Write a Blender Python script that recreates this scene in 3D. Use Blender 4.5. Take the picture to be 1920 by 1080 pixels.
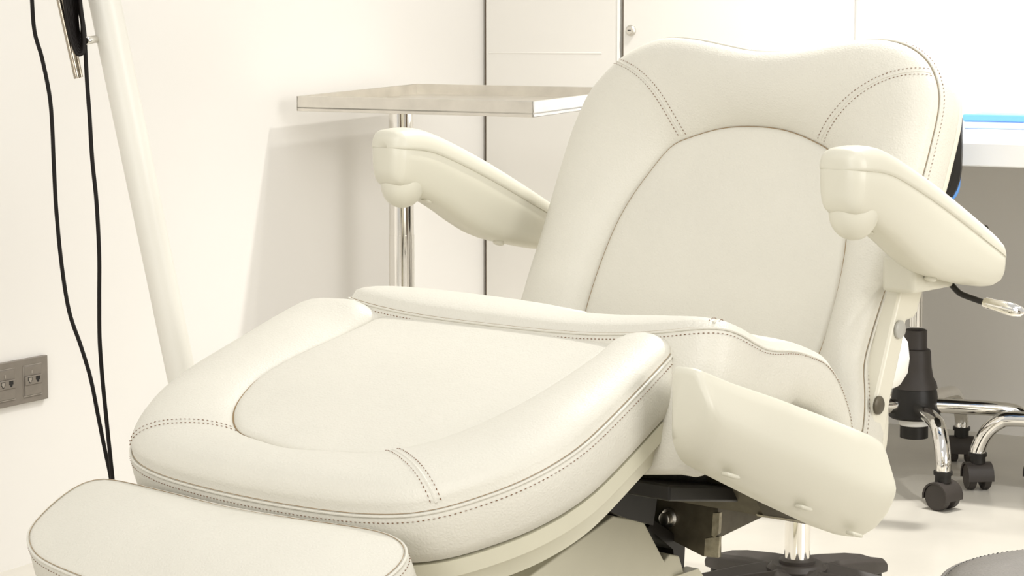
import bpy, math, random
from mathutils import Vector, Matrix
random.seed(4)
SC = bpy.context.scene
COL = SC.collection
for o in list(bpy.data.objects):
    bpy.data.objects.remove(o)
sin, cos, pi, R = math.sin, math.cos, math.pi, math.radians

# ------------------------------------------------------------------ camera
FOC, CY, YH, EYE = 4000.0, 440.0, 60.0, 1.0          # focal length in px, principal row, horizon row, eye height
PITCH = math.atan((CY - YH) / FOC)
cam = bpy.data.cameras.new('camera')
cam.sensor_width = 36.0
cam.lens = 36.0 * FOC / 1920.0
cam.shift_y = -(540.0 - CY) / 1920.0
cam.clip_start = 0.05
camo = bpy.data.objects.new('camera', cam)
camo.location = (0, 0, EYE)
camo.rotation_euler = (pi / 2 - PITCH, 0, 0)
COL.objects.link(camo)
SC.camera = camo

# ------------------------------------------------------------------ world, lights, exposure
wd = bpy.data.worlds.new('room_light')
SC.world = wd
wd.use_nodes = True
bg = wd.node_tree.nodes['Background']
bg.inputs[0].default_value = (1.0, 0.985, 0.955, 1)
bg.inputs[1].default_value = 0.42


def area(name, loc, target, size, power, col=(1, .982, .955), size_y=None):
    l = bpy.data.lights.new(name, 'AREA')
    l.energy = power
    l.color = col
    l.size = size
    if size_y:
        l.shape = 'RECTANGLE'
        l.size_y = size_y
    o = bpy.data.objects.new(name, l)
    o.location = loc
    d = Vector(target) - Vector(loc)
    o.rotation_euler = d.to_track_quat('-Z', 'Y').to_euler()
    COL.objects.link(o)
    return o


area('ceiling_panel_light', (0.9, 2.2, 2.75), (0.6, 2.6, 0), 1.2, 4, size_y=0.6)
area('ceiling_panel_light', (-0.5, 0.3, 2.75), (-0.5, 2.4, 0.5), 1.6, 19, size_y=0.8)
area('fill_light', (3.6, 0.6, 1.7), (0.2, 2.8, 0.6), 2.2, 48, size_y=1.6)  # unseen soft fill, added to brighten the sides facing right
area('fill_light', (-1.5, -1.6, 1.6), (0.0, 3.0, 0.7), 1.8, 34, size_y=1.6)  # unseen soft fill behind the camera, added to brighten the fronts


def downlight(loc, target, power, cone=100, blend=.5, r=.05):
    l = bpy.data.lights.new('ceiling_downlight', 'SPOT')
    l.energy = power
    l.color = (1, .98, .94)
    l.spot_size = R(cone)
    l.spot_blend = blend
    l.shadow_soft_size = r
    o = bpy.data.objects.new('ceiling_downlight', l)
    o.location = loc
    o.rotation_euler = (Vector(target) - Vector(loc)).to_track_quat('-Z', 'Y').to_euler()
    COL.objects.link(o)


downlight((1.05, 4.23, 2.6), (1.10, 3.95, 0), 135)
downlight((0.50, 4.36, 2.6), (0.45, 4.2, 0), 24)
downlight((1.60, 2.95, 2.6), (1.25, 3.3, 0), 75, 62)  # extra unseen downlight, added to brighten the floor at the right

SC.view_settings.view_transform = 'Standard'
SC.view_settings.look = 'None'
SC.view_settings.gamma = 1.0
SC.view_settings.use_curve_mapping = False
SC.view_settings.exposure = 0.70

# ------------------------------------------------------------------ geometry of the view: chair frame and room frame
YAW = math.atan(FOC / 4760.0)                         # chair turned 40 degrees
CH = Vector((-0.16394, 2.50711, 0.0))                 # foot of the chair axis
CA = Vector((cos(YAW), -sin(YAW), 0))
CB = Vector((sin(YAW), cos(YAW), 0))
EYEV = Vector((0, 0, EYE))
CW = Vector((0, cos(PITCH), -sin(PITCH)))
CR = Vector((1, 0, 0))
CU = CR.cross(CW)


def ray(u, v):
    return (u - 960.0) / FOC * CR - (v - CY) / FOC * CU + CW


def hit(u, v, o, n):
    d = ray(u, v)
    return EYEV + d * ((o - EYEV).dot(n) / d.dot(n))


def loc(P):
    q = P - CH
    return Vector((q.dot(CA), q.dot(CB), q.z))


def at_x(u, v, x):
    return loc(hit(u, v, CH + CA * x, CA))


def at_s(u, v, s):
    return loc(hit(u, v, CH + CB * s, CB))


def at_depth(u, v, y):
    d = ray(u, v)
    return EYEV + d * (y / d.y)


def at_z(u, v, z):
    return hit(u, v, Vector((0, 0, z)), Vector((0, 0, 1)))


WYAW = R(30.3)
WD = Vector((sin(WYAW), cos(WYAW), 0))                # along the left wall, away from the camera
WN = Vector((cos(WYAW), -sin(WYAW), 0))               # out of the left wall
W0 = Vector((-0.9522, 3.8837, 0.0))
KC = Vector((-0.0743, 5.386, 0.0))                    # where the cupboard front meets the left wall


def wp(along, out, z):                                # point in room frame, origin W0
    return W0 + WD * along + WN * out + Vector((0, 0, z))


def wall_px(u, v, out=0.0):
    return hit(u, v, W0 + WN * out, WN)


# ------------------------------------------------------------------ materials
def mat(name, col, rough=.5, metal=0.0, spec=.5, bump=None, mottle=0.0, mscale=6.0, coat=0.0):
    m = bpy.data.materials.new(name)
    m.use_nodes = True
    nt = m.node_tree
    b = nt.nodes['Principled BSDF']
    b.inputs['Base Color'].default_value = (*col, 1)
    b.inputs['Roughness'].default_value = rough
    b.inputs['Metallic'].default_value = metal
    b.inputs['Specular IOR Level'].default_value = spec
    b.inputs['Coat Weight'].default_value = coat
    tc = nt.nodes.new('ShaderNodeTexCoord')
    if mottle:
        nz = nt.nodes.new('ShaderNodeTexNoise')
        nz.inputs['Scale'].default_value = mscale
        nz.inputs['Detail'].default_value = 5
        nt.links.new(tc.outputs['Object'], nz.inputs['Vector'])
        rp = nt.nodes.new('ShaderNodeValToRGB')
        rp.color_ramp.elements[0].position = .3
        rp.color_ramp.elements[1].position = .7
        rp.color_ramp.elements[0].color = (*[c * (1 - mottle) for c in col], 1)
        rp.color_ramp.elements[1].color = (*[min(1, c * (1 + mottle * .4)) for c in col], 1)
        nt.links.new(nz.outputs['Fac'], rp.inputs['Fac'])
        nt.links.new(rp.outputs['Color'], b.inputs['Base Color'])
    if bump:
        kind, sc, st, dist = bump
        bp = nt.nodes.new('ShaderNodeBump')
        bp.inputs['Strength'].default_value = st
        bp.inputs['Distance'].default_value = dist
        if kind == 'leather':
            v = nt.nodes.new('ShaderNodeTexVoronoi')
            v.feature = 'DISTANCE_TO_EDGE'
            v.inputs['Scale'].default_value = sc
            w = nt.nodes.new('ShaderNodeTexNoise')
            w.inputs['Scale'].default_value = sc * .22
            w.inputs['Detail'].default_value = 4
            nt.links.new(tc.outputs['Object'], v.inputs['Vector'])
            nt.links.new(tc.outputs['Object'], w.inputs['Vector'])
            mx = nt.nodes.new('ShaderNodeMath')
            mx.operation = 'MULTIPLY_ADD'
            mx.inputs[1].default_value = .6
            nt.links.new(v.outputs['Distance'], mx.inputs[0])
            nt.links.new(w.outputs['Fac'], mx.inputs[2])
            nt.links.new(mx.outputs[0], bp.inputs['Height'])
        else:
            w = nt.nodes.new('ShaderNodeTexNoise')
            w.inputs['Scale'].default_value = sc
            w.inputs['Detail'].default_value = 3
            nt.links.new(tc.outputs['Object'], w.inputs['Vector'])
            nt.links.new(w.outputs['Fac'], bp.inputs['Height'])
        nt.links.new(bp.outputs['Normal'], b.inputs['Normal'])
    return m


CREAM = (.635, .612, .535)
M = dict(
    leather=mat('cream_leather', CREAM, .46, spec=.4, bump=('leather', 230, .28, .003), mottle=.025, mscale=9),
    plastic=mat('cream_plastic', (.62, .598, .50), .38, spec=.4, bump=('noise', 420, .06, .001)),
    painted=mat('cream_painted_metal', (.60, .575, .45), .40, bump=('noise', 500, .06, .001), mottle=.04, mscale=14),
    thread=mat('brown_thread', (.16, .075, .03), .8),
    seam=mat('seam_shade_brown', (.30, .21, .11), .8),  # brown for seam lines, with crease shade put into the colour
    shell=mat('cream_shell', (.70, .67, .56), .35),
    steel=mat('brushed_steel', (.72, .69, .63), .30, metal=1.0, bump=('noise', 60, .05, .001), mottle=.10, mscale=20),
    nickel=mat('aged_nickel_rod', (.40, .35, .28), .25, metal=1.0),
    chrome=mat('chrome', (.86, .84, .80), .06, metal=1.0),
    bracket=mat('olive_zinc_plate', (.105, .09, .06), .45, metal=.3, mottle=.25, mscale=60),
    bracket_l=mat('worn_zinc_edge', (.42, .38, .28), .45, metal=.3, mottle=.3, mscale=120),
    capgrey=mat('grey_cap', (.42, .41, .37), .4),
    black=mat('black_plastic', (.014, .012, .010), .42, spec=.35, mottle=.2, mscale=40),
    blackm=mat('dark_grey_plastic', (.045, .038, .033), .5, spec=.35, bump=('noise', 300, .1, .001)),
    rubber=mat('black_rubber_cord', (.008, .006, .005), .55, spec=.2),
    greyleather=mat('grey_leather', (.15, .135, .115), .55, bump=('leather', 240, .3, .002), mottle=.12, mscale=20),
    whiteseat=mat('white_vinyl', (.86, .85, .80), .4),
    wall=mat('white_wall_paint', (.77, .748, .708), .55, spec=.3, bump=('noise', 160, .03, .001)),
    wallback=mat('cream_wall_paint', (.85, .825, .78), .6, spec=.3, bump=('noise', 160, .03, .001)),
    floor=mat('pale_resin_floor', (.60, .568, .50), .25, spec=.5, mottle=.05, mscale=5),
    cabinet=mat('white_laminate', (.75, .728, .68), .30, spec=.4),
    gap=mat('brown_joint', (.17, .12, .07), .7),
    desk=mat('white_desk_laminate', (.88, .87, .83), .35),
    blue=mat('blue_plastic', (.13, .36, .86), .35),
    bluel=mat('light_blue_plastic', (.45, .60, .93), .35),
    plate=mat('grey_socket_plastic', (.20, .175, .145), .42, mottle=.08, mscale=60),
    plate_l=mat('light_socket_plastic', (.30, .27, .23), .4),
    hole=mat('socket_hole', (.008, .007, .006), .7),
    pole=mat('white_painted_tube', (.74, .72, .65), .38),
)


# ------------------------------------------------------------------ object helpers
def empty(name, location=(0, 0, 0), rotz=0.0):
    o = bpy.data.objects.new(name, None)
    o.location = location
    o.rotation_euler = (0, 0, rotz)
    o.empty_display_size = .1
    COL.objects.link(o)
    return o


def tag(o, label=None, cat=None, group=None, kind=None):
    if label: o['label'] = label
    if cat: o['category'] = cat
    if group: o['group'] = group
    if kind: o['kind'] = kind
    return o


def obj(name, geo, m, parent=None, smooth=40, bevel=0, segs=2, subsurf=0, kind=None, label=None):
    vs, fs = geo
    me = bpy.data.meshes.new(name)
    me.from_pydata([tuple(v) for v in vs], [], fs)
    me.validate()
    import bmesh
    bm = bmesh.new()
    bm.from_mesh(me)
    bmesh.ops.recalc_face_normals(bm, faces=bm.faces)
    bm.to_mesh(me)
    bm.free()
    if smooth:
        for p in me.polygons:
            p.use_smooth = True
        me.set_sharp_from_angle(angle=R(smooth))
    me.materials.append(m)
    o = bpy.data.objects.new(name, me)
    COL.objects.link(o)
    if parent:
        o.parent = parent
    if bevel:
        b = o.modifiers.new('bevel', 'BEVEL')
        b.width = bevel
        b.segments = segs
        b.limit_method = 'ANGLE'
        b.angle_limit = R(35)
    if subsurf:
        s = o.modifiers.new('subsurf', 'SUBSURF')
        s.levels = s.render_levels = subsurf
    if kind: o['kind'] = kind
    if label: o['label'] = label
    return o


def join(*geos):
    V, F = [], []
    for v, f in geos:
        n = len(V)
        V += list(v)
        F += [[i + n for i in q] for q in f]
    return V, F


def xf(geo, mtx):
    return [mtx @ Vector(v) for v in geo[0]], geo[1]


def box(c, d, rz=0.0):
    x, y, z = [k / 2 for k in d]
    vs = [Vector((sx * x, sy * y, sz * z)) for sz in (-1, 1) for sx, sy in ((-1, -1), (1, -1), (1, 1), (-1, 1))]
    fs = [(3, 2, 1, 0), (4, 5, 6, 7), (0, 1, 5, 4), (1, 2, 6, 5), (2, 3, 7, 6), (3, 0, 4, 7)]
    m = Matrix.Translation(Vector(c)) @ Matrix.Rotation(rz, 4, 'Z')
    return xf((vs, fs), m)


def obox(o, ax, ay, az):                               # box from a corner and three edge vectors
    o, ax, ay, az = map(Vector, (o, ax, ay, az))
    vs = [o, o + ax, o + ax + ay, o + ay, o + az, o + ax + az, o + ax + ay + az, o + ay + az]
    return vs, [(3, 2, 1, 0), (4, 5, 6, 7), (0, 1, 5, 4), (1, 2, 6, 5), (2, 3, 7, 6), (3, 0, 4, 7)]


def spline(P, per=8, closed=False):
    P = [Vector(p) for p in P]
    n = len(P)
    out = []
    rng = range(n) if closed else range(n - 1)
    for i in rng:
        if closed:
            p0, p1, p2, p3 = P[(i - 1) % n], P[i], P[(i + 1) % n], P[(i + 2) % n]
        else:
            p1, p2 = P[i], P[i + 1]
            p0 = P[i - 1] if i else p1 * 2 - p2
            p3 = P[i + 2] if i + 2 < n else p2 * 2 - p1
        for k in range(per):
            t = k / per
            out.append(.5 * (2 * p1 + (p2 - p0) * t + (2 * p0 - 5 * p1 + 4 * p2 - p3) * t * t + (3 * p1 - p0 - 3 * p2 + p3) * t ** 3))
    if not closed:
        out.append(P[-1])
    return out


def tube(P, r, n=10, closed=False, caps=True):
    P = [Vector(p) for p in P]
    m = len(P)
    rr = r if isinstance(r, (list, tuple)) else [r] * m
    V, F = [], []
    prev = None
    for i, p in enumerate(P):
        if closed:
            t = P[(i + 1) % m] - P[i - 1]
        else:
            t = P[min(i + 1, m - 1)] - P[max(i - 1, 0)]
        t.normalize()
        if prev is None:
            a = Vector((0, 0, 1)) if abs(t.z) < .9 else Vector((1, 0, 0))
            x = t.cross(a).normalized()
        else:
            x = (prev - t * prev.dot(t)).normalized()
        prev = x
        y = t.cross(x)
        for k in range(n):
            an = 2 * pi * k / n
            V.append(p + (x * cos(an) + y * sin(an)) * rr[i])
    rows = m if closed else m - 1
    for i in range(rows):
        for k in range(n):
            a, b = i * n + k, i * n + (k + 1) % n
            j = (i + 1) % m
            F.append((a, b, j * n + (k + 1) % n, j * n + k))
    if caps and not closed:
        F.append(tuple(range(n - 1, -1, -1)))
        F.append(tuple((m - 1) * n + k for k in range(n)))
    return V, F


def lathe(prof, n=28, c=(0, 0, 0)):
    V, F = [], []
    c = Vector(c)
    for r, z in prof:
        for k in range(n):
            a = 2 * pi * k / n
            V.append(c + Vector((r * cos(a), r * sin(a), z)))
    for i in range(len(prof) - 1):
        for k in range(n):
            F.append((i * n + k, i * n + (k + 1) % n, (i + 1) * n + (k + 1) % n, (i + 1) * n + k))
    F.append(tuple(range(n - 1, -1, -1)))
    F.append(tuple((len(prof) - 1) * n + k for k in range(n)))
    return V, F


def along(p, q, prof, n=18):                           # lathe profile (r, t in metres) along the axis p -> q
    p, q = Vector(p), Vector(q)
    d = (q - p).normalized()
    m = d.to_track_quat('Z', 'Y').to_matrix().to_4x4()
    m.translation = p
    return xf(lathe(prof, n), m)


def solid(P, d):                                       # closed polygon P swept along vector d
    P = [Vector(p) for p in P]
    d = Vector(d)
    n = len(P)
    V = P + [p + d for p in P]
    F = [tuple(range(n)), tuple(range(2 * n - 1, n - 1, -1))]
    F += [(i, (i + 1) % n, n + (i + 1) % n, n + i) for i in range(n)]
    return V, F


def inset(P, d):
    n = len(P)
    area2 = sum(P[i].x * P[(i + 1) % n].y - P[(i + 1) % n].x * P[i].y for i in range(n))
    sg = 1 if area2 > 0 else -1
    out = []
    for i in range(n):
        t = (P[(i + 1) % n] - P[i - 1]).normalized()
        out.append(P[i] + Vector((-t.y, t.x)) * d * sg)
    return out


def side_loft(prof, levels, per=6, mirror=1, lower=None):
    """closed profile in the (s, z) plane lofted along x; levels = [(x, inset)]"""
    P = [Vector((p[0], p[1])) for p in spline([(a, b, 0) for a, b in prof], per, True)]
    zs = [p.y for p in P]
    V, F = [], []
    n = len(P)
    for x, d in levels:
        Q = inset(P, d)
        for p, q in zip(P, Q):
            xx = x
            if lower:
                xx = x + lower(p)
            V.append(Vector((mirror * xx, q.x, q.y)))
    for i in range(len(levels) - 1):
        for k in range(n):
            F.append((i * n + k, i * n + (k + 1) % n, (i + 1) * n + (k + 1) % n, (i + 1) * n + k))
    F.append(tuple(range(n)))
    F.append(tuple((len(levels) - 1) * n + k for k in range(n)))
    return V, F


def rounded_levels(x0, x1, r, n=5):
    L = []
    for k in range(n + 1):
        a = pi / 2 * k / n
        L.append((x0 + r * (1 - sin(a)), r * (1 - cos(a))))
    L = L[::-1]                                        # outermost (inset r) first
    L = [(x0 + r * (1 - cos(pi / 2 * k / n)), r * (1 - sin(pi / 2 * k / n))) for k in range(n + 1)]
    L += [(x1 - r * (1 - cos(pi / 2 * k / n)), r * (1 - sin(pi / 2 * k / n))) for k in range(n, -1, -1)]
    return L


def stitches(P, N, spacing=.0058, ln=.0038, wd=.0013, lift=.0007):
    """small thread dashes laid along a path P with surface normals N"""
    V, F = [], []
    acc, nxt = 0.0, spacing / 2
    for i in range(len(P) - 1):
        a, b = P[i], P[i + 1]
        L = (b - a).length
        if L < 1e-6:
            continue
        t = (b - a) / L
        while nxt <= acc + L:
            f = (nxt - acc) / L
            c = a.lerp(b, f)
            nn = N[i].lerp(N[i + 1], f).normalized()
            w = t.cross(nn).normalized()
            c = c + nn * lift
            k = len(V)
            V += [c - t * ln / 2, c + w * wd / 2, c + t * ln / 2, c - w * wd / 2, c + nn * wd * .5, c - nn * wd * .5]
            F += [(k, k + 1, k + 4), (k + 1, k + 2, k + 4), (k + 2, k + 3, k + 4), (k + 3, k, k + 4),
                  (k + 1, k, k + 5), (k + 2, k + 1, k + 5), (k + 3, k + 2, k + 5), (k, k + 3, k + 5)]
            nxt += spacing
        acc += L
    return V, F


class Cushion:
    """upholstered pad: seam outline, raised border roll, groove, inner panel; built in a mapped plane"""

    def __init__(self, outer, inner, mp, c, H=.03, hp=.016, wall=None, N=180, groove=.006, per=6, peak=.45, bottom_inset=.02, power=2.2, hmod=None, gmod=None, hpf=None, soft=False):
        self.c = Vector((c[0], c[1], 0))
        self.mp, self.H, self.N = mp, H, N
        self.hp, self.groove, self.peak, self.power = hp, groove, peak, power
        self.hmod = hmod or (lambda th: 1.0)
        self.gmod = gmod or (lambda th: 1.0)
        self.hpf = hpf or (lambda x, y: 1.0)
        self.soft = soft
        self.O = self.polar(spline([(a, b, 0) for a, b in outer], per, True))
        self.I = self.polar(spline([(a, b, 0) for a, b in inner], per, True)) if inner else [r * .02 for r in self.O]
        self.has_inner = bool(inner)
        self.wall = wall or [(-bottom_inset, -.06), (-.004, -.055), (.004, -.035), (.003, -.012)]

    def polar(self, poly):
        N = self.N
        best = [0.0] * N
        P = [(p - self.c) for p in poly]
        m = len(P)
        for k in range(N):
            a = 2 * pi * k / N
            d = Vector((cos(a), sin(a), 0))
            for i in range(m):
                p, q = P[i], P[(i + 1) % m]
                e = q - p
                den = d.x * e.y - d.y * e.x
                if abs(den) < 1e-12:
                    continue
                t = (p.x * e.y - p.y * e.x) / den
                s = (p.x * d.y - p.y * d.x) / den
                if t > 0 and -1e-9 <= s <= 1 + 1e-9:
                    best[k] = max(best[k], t)
        return [(best[k - 1] + 2 * best[k] + best[(k + 1) % N]) / 4 for k in range(N)]

    def rad(self, arr, th):
        f = (th % (2 * pi)) / (2 * pi) * self.N
        i = int(f) % self.N
        return arr[i] + (arr[(i + 1) % self.N] - arr[i]) * (f - int(f))

    def hb(self, t, th):
        H = self.H * self.hmod(th)
        if not self.has_inner:
            if self.soft:
                return H * (1 - (1 - min(1, t)) ** self.power)
            return H * (1 - (1 - min(1, t)) ** self.power) ** (1 / self.power) if t < 1 else H
        g = -self.groove * self.gmod(th)
        ri = self.rad(self.I, th)
        hi = self.hp * self.hpf(self.c.x + cos(th) * ri, self.c.y + sin(th) * ri)
        if t < self.peak:
            x = 1 - t / self.peak
            return H * (1 - x ** self.power) ** (1 / self.power)
        x = (t - self.peak) / (1 - self.peak)
        base = hi + g
        return base + (H - base) * (1 - x ** self.power) ** (1 / 1.3)

    def pt(self, th, r, h):
        return self.mp(self.c.x + cos(th) * r, self.c.y + sin(th) * r, h)

    def surf(self, th, t):
        ro, ri = self.rad(self.O, th), self.rad(self.I, th)
        return self.pt(th, ro + (ri - ro) * t, self.hb(t, th))

    def geo(self):
        V, F = [], []
        N = self.N
        rows = []
        for off, h in self.wall:
            rows.append([self.pt(2 * pi * k / N, self.O[k] + off, h) for k in range(N)])
        rows.append([self.pt(2 * pi * k / N, self.O[k] + .0012, -.0035) for k in range(N)])
        rows.append([self.pt(2 * pi * k / N, self.O[k] - .002, .0) for k in range(N)])
        ts = [.02, .05, .1, .17, .25, .35, .45, .55, .65, .75, .84, .91, .96, .985, 1.0] if self.has_inner else [.02, .05, .1, .16, .24, .34, .46, .6, .75, .9, 1.0]
        for t in ts:
            rows.append([self.surf(2 * pi * k / N, t) for k in range(N)])
        if self.has_inner:
            for q, e in ((.992, .35), (.975, .75), (.94, .95), (.85, 1.0), (.7, 1.06), (.5, 1.1), (.25, 1.12), (.02, 1.12)):
                rw = []
                for k in range(N):
                    th = 2 * pi * k / N
                    f = self.hpf(self.c.x + cos(th) * self.I[k] * q, self.c.y + sin(th) * self.I[k] * q)
                    h = self.hp * f * max(1, e) - (self.groove * self.gmod(th) * (1 - e) if e < 1 else 0)
                    rw.append(self.pt(th, self.I[k] * q, h))
                rows.append(rw)
        for r_ in rows:
            V += r_
        for i in range(len(rows) - 1):
            for k in range(N):
                F.append((i * N + k, i * N + (k + 1) % N, (i + 1) * N + (k + 1) % N, (i + 1) * N + k))
        F.append(tuple(range(N - 1, -1, -1)))
        F.append(tuple((len(rows) - 1) * N + k for k in range(N)))
        return V, F

    def seam_path(self, off=0.0, h=0.0, a0=0.0, a1=2 * pi, n=400):
        P, Nn = [], []
        for k in range(n + 1):
            th = a0 + (a1 - a0) * k / n
            r = self.rad(self.O, th) + off
            P.append(self.pt(th, r, h))
            o = self.pt(th, r + .01, h) - P[-1]
            Nn.append(o.normalized())
        return P, Nn

    def cross_path(self, th0, th1, shift=0.0, n=60, t0=.0, t1=1.0, bend=0.0):
        P, Nn = [], []
        for k in range(n + 1):
            f = k / n
            t = t0 + (t1 - t0) * f
            th = th0 + (th1 - th0) * f + bend * sin(pi * f)
            r = self.rad(self.O, th)
            dth = shift / max(.05, r * (1 - .5 * t))
            p = self.surf(th + dth, t)
            e1 = self.surf(th + dth + .01, t) - self.surf(th + dth - .01, t)
            e2 = self.surf(th + dth, min(1, t + .01)) - self.surf(th + dth, max(0, t - .01))
            nn = e2.cross(e1) if e2.length > 0 else Vector((0, 0, 1))
            up = self.pt(th, r, .05) - self.pt(th, r, 0)
            nn.normalize()
            if nn.dot(up) < 0:
                nn = -nn
            P.append(p)
            Nn.append(nn)
        return P, Nn

    def angle(self, x, y):
        return math.atan2(y - self.c.y, x - self.c.x)


def mirror_half(h):                                    # half outline from the axis at one end to the axis at the other
    return list(h) + [(-x, y) for x, y in reversed(h) if abs(x) > 1e-6]


# ================================================================== the room
def struct(o, label=None):
    o['kind'] = 'structure'
    if label: o['label'] = label
    return o


struct(obj('floor', box((0.6, 3.0, -.03), (9, 9, .06)), M['floor'], smooth=0))
# left wall: from behind the camera up to the cupboard
struct(obj('wall_left', obox(wp(-2.6, -.12, 0), WD * 5.0, WN * .12, Vector((0, 0, 2.8))), M['wall'], smooth=0))
kt = (KC - W0).dot(WD)                                  # along-wall position of the cupboard front
CAB_D = .52
struct(obj('wall_back', obox(wp(kt + CAB_D + .02, 0, 0), WN * 4.2, WD * .12, Vector((0, 0, 2.8))), M['wallback'], smooth=0))


struct(obj('wall_front', box((.8, -2.2, 1.4), (8.6, .12, 2.8)), M['wallback'], smooth=0))
struct(obj('wall_right', box((4.6, 1.6, 1.4), (.12, 7.4, 2.8)), M['wallback'], smooth=0))
struct(obj('reflect_panel_1', box((4.52, 1.2, 1.05), (.05, 1.8, 2.1)), M['gap'], bevel=.004))  # unseen dark panel, added for the chrome to reflect
struct(obj('reflect_panel_2', box((-.2, -2.12, 1.05), (1.9, .05, 2.1)), M['gap'], bevel=.004))  # second added dark panel behind the camera, mirrored in the chrome


# ================================================================== storage cupboard
def kp(out, d, z):                                     # cupboard frame: out along the front, d behind the front
    return wp(kt + d, out, z)


def kx(u, v):                                          # out-coordinate of a pixel on the cupboard front
    return (hit(u, v, KC, WD) - W0).dot(WN)


x905, x912, x1162, x1168, x1448 = kx(905, 60), kx(911, 60), kx(1162, 60), kx(1168.5, 60), kx(1448, 60)
cab = empty('storage_cupboard', kp(.5, .25, 0))
tag(cab, 'tall white laminate storage cupboard with flat doors behind the tray stand', 'cupboard')


def under(parent, geo):                                # geometry given in world space for a child of an unrotated parent
    return [Vector(v) - parent.location for v in geo[0]], geo[1]


obj('body', under(cab, obox(kp(x905 + .012, .022, .03), WN * (x1448 - x905 - .012), WD * (CAB_D - .02), Vector((0, 0, 2.2)))), M['cabinet'], cab, bevel=.002)
obj('plinth', under(cab, obox(kp(x905 + .02, .05, 0), WN * (x1448 - x905 - .03), WD * (CAB_D - .06), Vector((0, 0, .03)))), M['gap'], cab)
obj('filler_strip', under(cab, obox(kp(max(x905 - .004, .0015), .012, 0), WN * .010, WD * .01, Vector((0, 0, 2.23)))), M['gap'], cab, label='dark brown gap strip beside the wall')
d1 = obj('door', under(cab, obox(kp(x912, 0, .04), WN * (x1162 - x912), WD * .02, Vector((0, 0, 2.18)))), M['cabinet'], cab, bevel=.0015)
d2 = obj('door', under(cab, obox(kp(x1168, 0, .04), WN * (x1448 - x1168), WD * .02, Vector((0, 0, 2.18)))), M['cabinet'], cab, bevel=.0015)
obj('joint', under(cab, obox(kp(x1162, .016, .04), WN * (x1168 - x1162), WD * .006, Vector((0, 0, 2.18)))), M['gap'], cab)
obj('edge_strip', under(cab, obox(kp(x1162 - .006, -.002, .04), WN * .006, WD * .01, Vector((0, 0, 2.18)))), M['desk'], cab)
# recessed bar handle line across the first door
ha, hb_ = hit(917, 97, KC, WD), hit(1128, 102, KC, WD)
hz = (ha.z + hb_.z) / 2
ha.z = hb_.z = hz
ha += WD * .0015
hb_ += WD * .0015
obj('handle', under(cab, join(tube([ha, hb_], .0028, 10), tube([ha, ha + WD * .004], .004, 8), tube([hb_, hb_ + WD * .004], .004, 8))), M['cabinet'], d1)
lk = hit(1183.5, 57, KC, WD)
obj('lock', under(cab, along(lk + WD * .004, lk - WD * .012, [(.013, 0), (.0135, .006), (.012, .010), (.0085, .012), (.0085, .0145)], 24)), M['steel'], d2, label='round steel cam lock')
obj('keyhole', under(cab, obox(lk - WD * .0115 - WN * .004 - Vector((0, 0, .0012)), WN * .008, WD * .001, Vector((0, 0, .0024)))), M['hole'], d2)

# ================================================================== desk and things on it
DZ = .772
dfl = at_z(1807, 268, DZ)
d0 = (dfl - W0).dot(WN)
desk_along = (at_z(1860, 268, DZ) - W0).dot(WD)
back_al = kt + CAB_D + .016
dk = empty('desk', wp(desk_along + .3, d0 + .3, 0))
tag(dk, 'white wall desk with a thick top at the right edge', 'desk')
obj('desk_top', under(dk, obox(wp(desk_along, x1448 + .01, DZ - .05), WN * 2.2, WD * (back_al - desk_along), Vector((0, 0, .05)))), M['desk'], dk, bevel=.003)
obj('side_panel', under(dk, obox(wp(desk_along + .05, x1448 + 2.1, 0), WN * .03, WD * (back_al - desk_along - .05), Vector((0, 0, DZ - .05)))), M['desk'], dk, bevel=.002)
obj('side_panel', under(dk, obox(wp(desk_along + .5, x1448 + .012, 0), WN * .02, WD * (back_al - desk_along - .5), Vector((0, 0, DZ - .05)))), M['desk'], dk, bevel=.002)
bxo = at_z(1806, 241, DZ)
bal = (bxo - W0).dot(WD)
bou = (bxo - W0).dot(WN)
bb = empty('document_tray', wp(bal + .1, bou + .2, DZ))
tag(bb, 'flat blue plastic box lying on the white desk', 'box')
obj('lower_half', under(bb, obox(wp(bal, bou, DZ + .0005), WN * .42, WD * .14, Vector((0, 0, .0175)))), M['bluel'], bb, bevel=.003)
obj('lid', under(bb, obox(wp(bal - .002, bou - .002, DZ + .018), WN * .424, WD * .144, Vector((0, 0, .016)))), M['blue'], bb, bevel=.003)
obj('foot', under(bb, obox(wp(bal + .003, bou + .003, DZ + .0001), WN * .414, WD * .13, Vector((0, 0, .0006)))), M['rubber'], bb)

# ================================================================== wall socket plate
so = empty('wall_socket', wall_px(30, 715))
tag(so, 'grey multi-gang data socket plate on the white wall', 'socket')


def sp(u, v, out=0.0):
    return wall_px(u, v, out)


br_, tr_ = sp(84, 746.3), sp(78, 665.3)
s_right = (br_ - W0).dot(WD)
z_bot, z_top = br_.z, tr_.z
G = .0709                                               # gang pitch


def sq(al, z, out):
    return wp(al, out, z)


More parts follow.
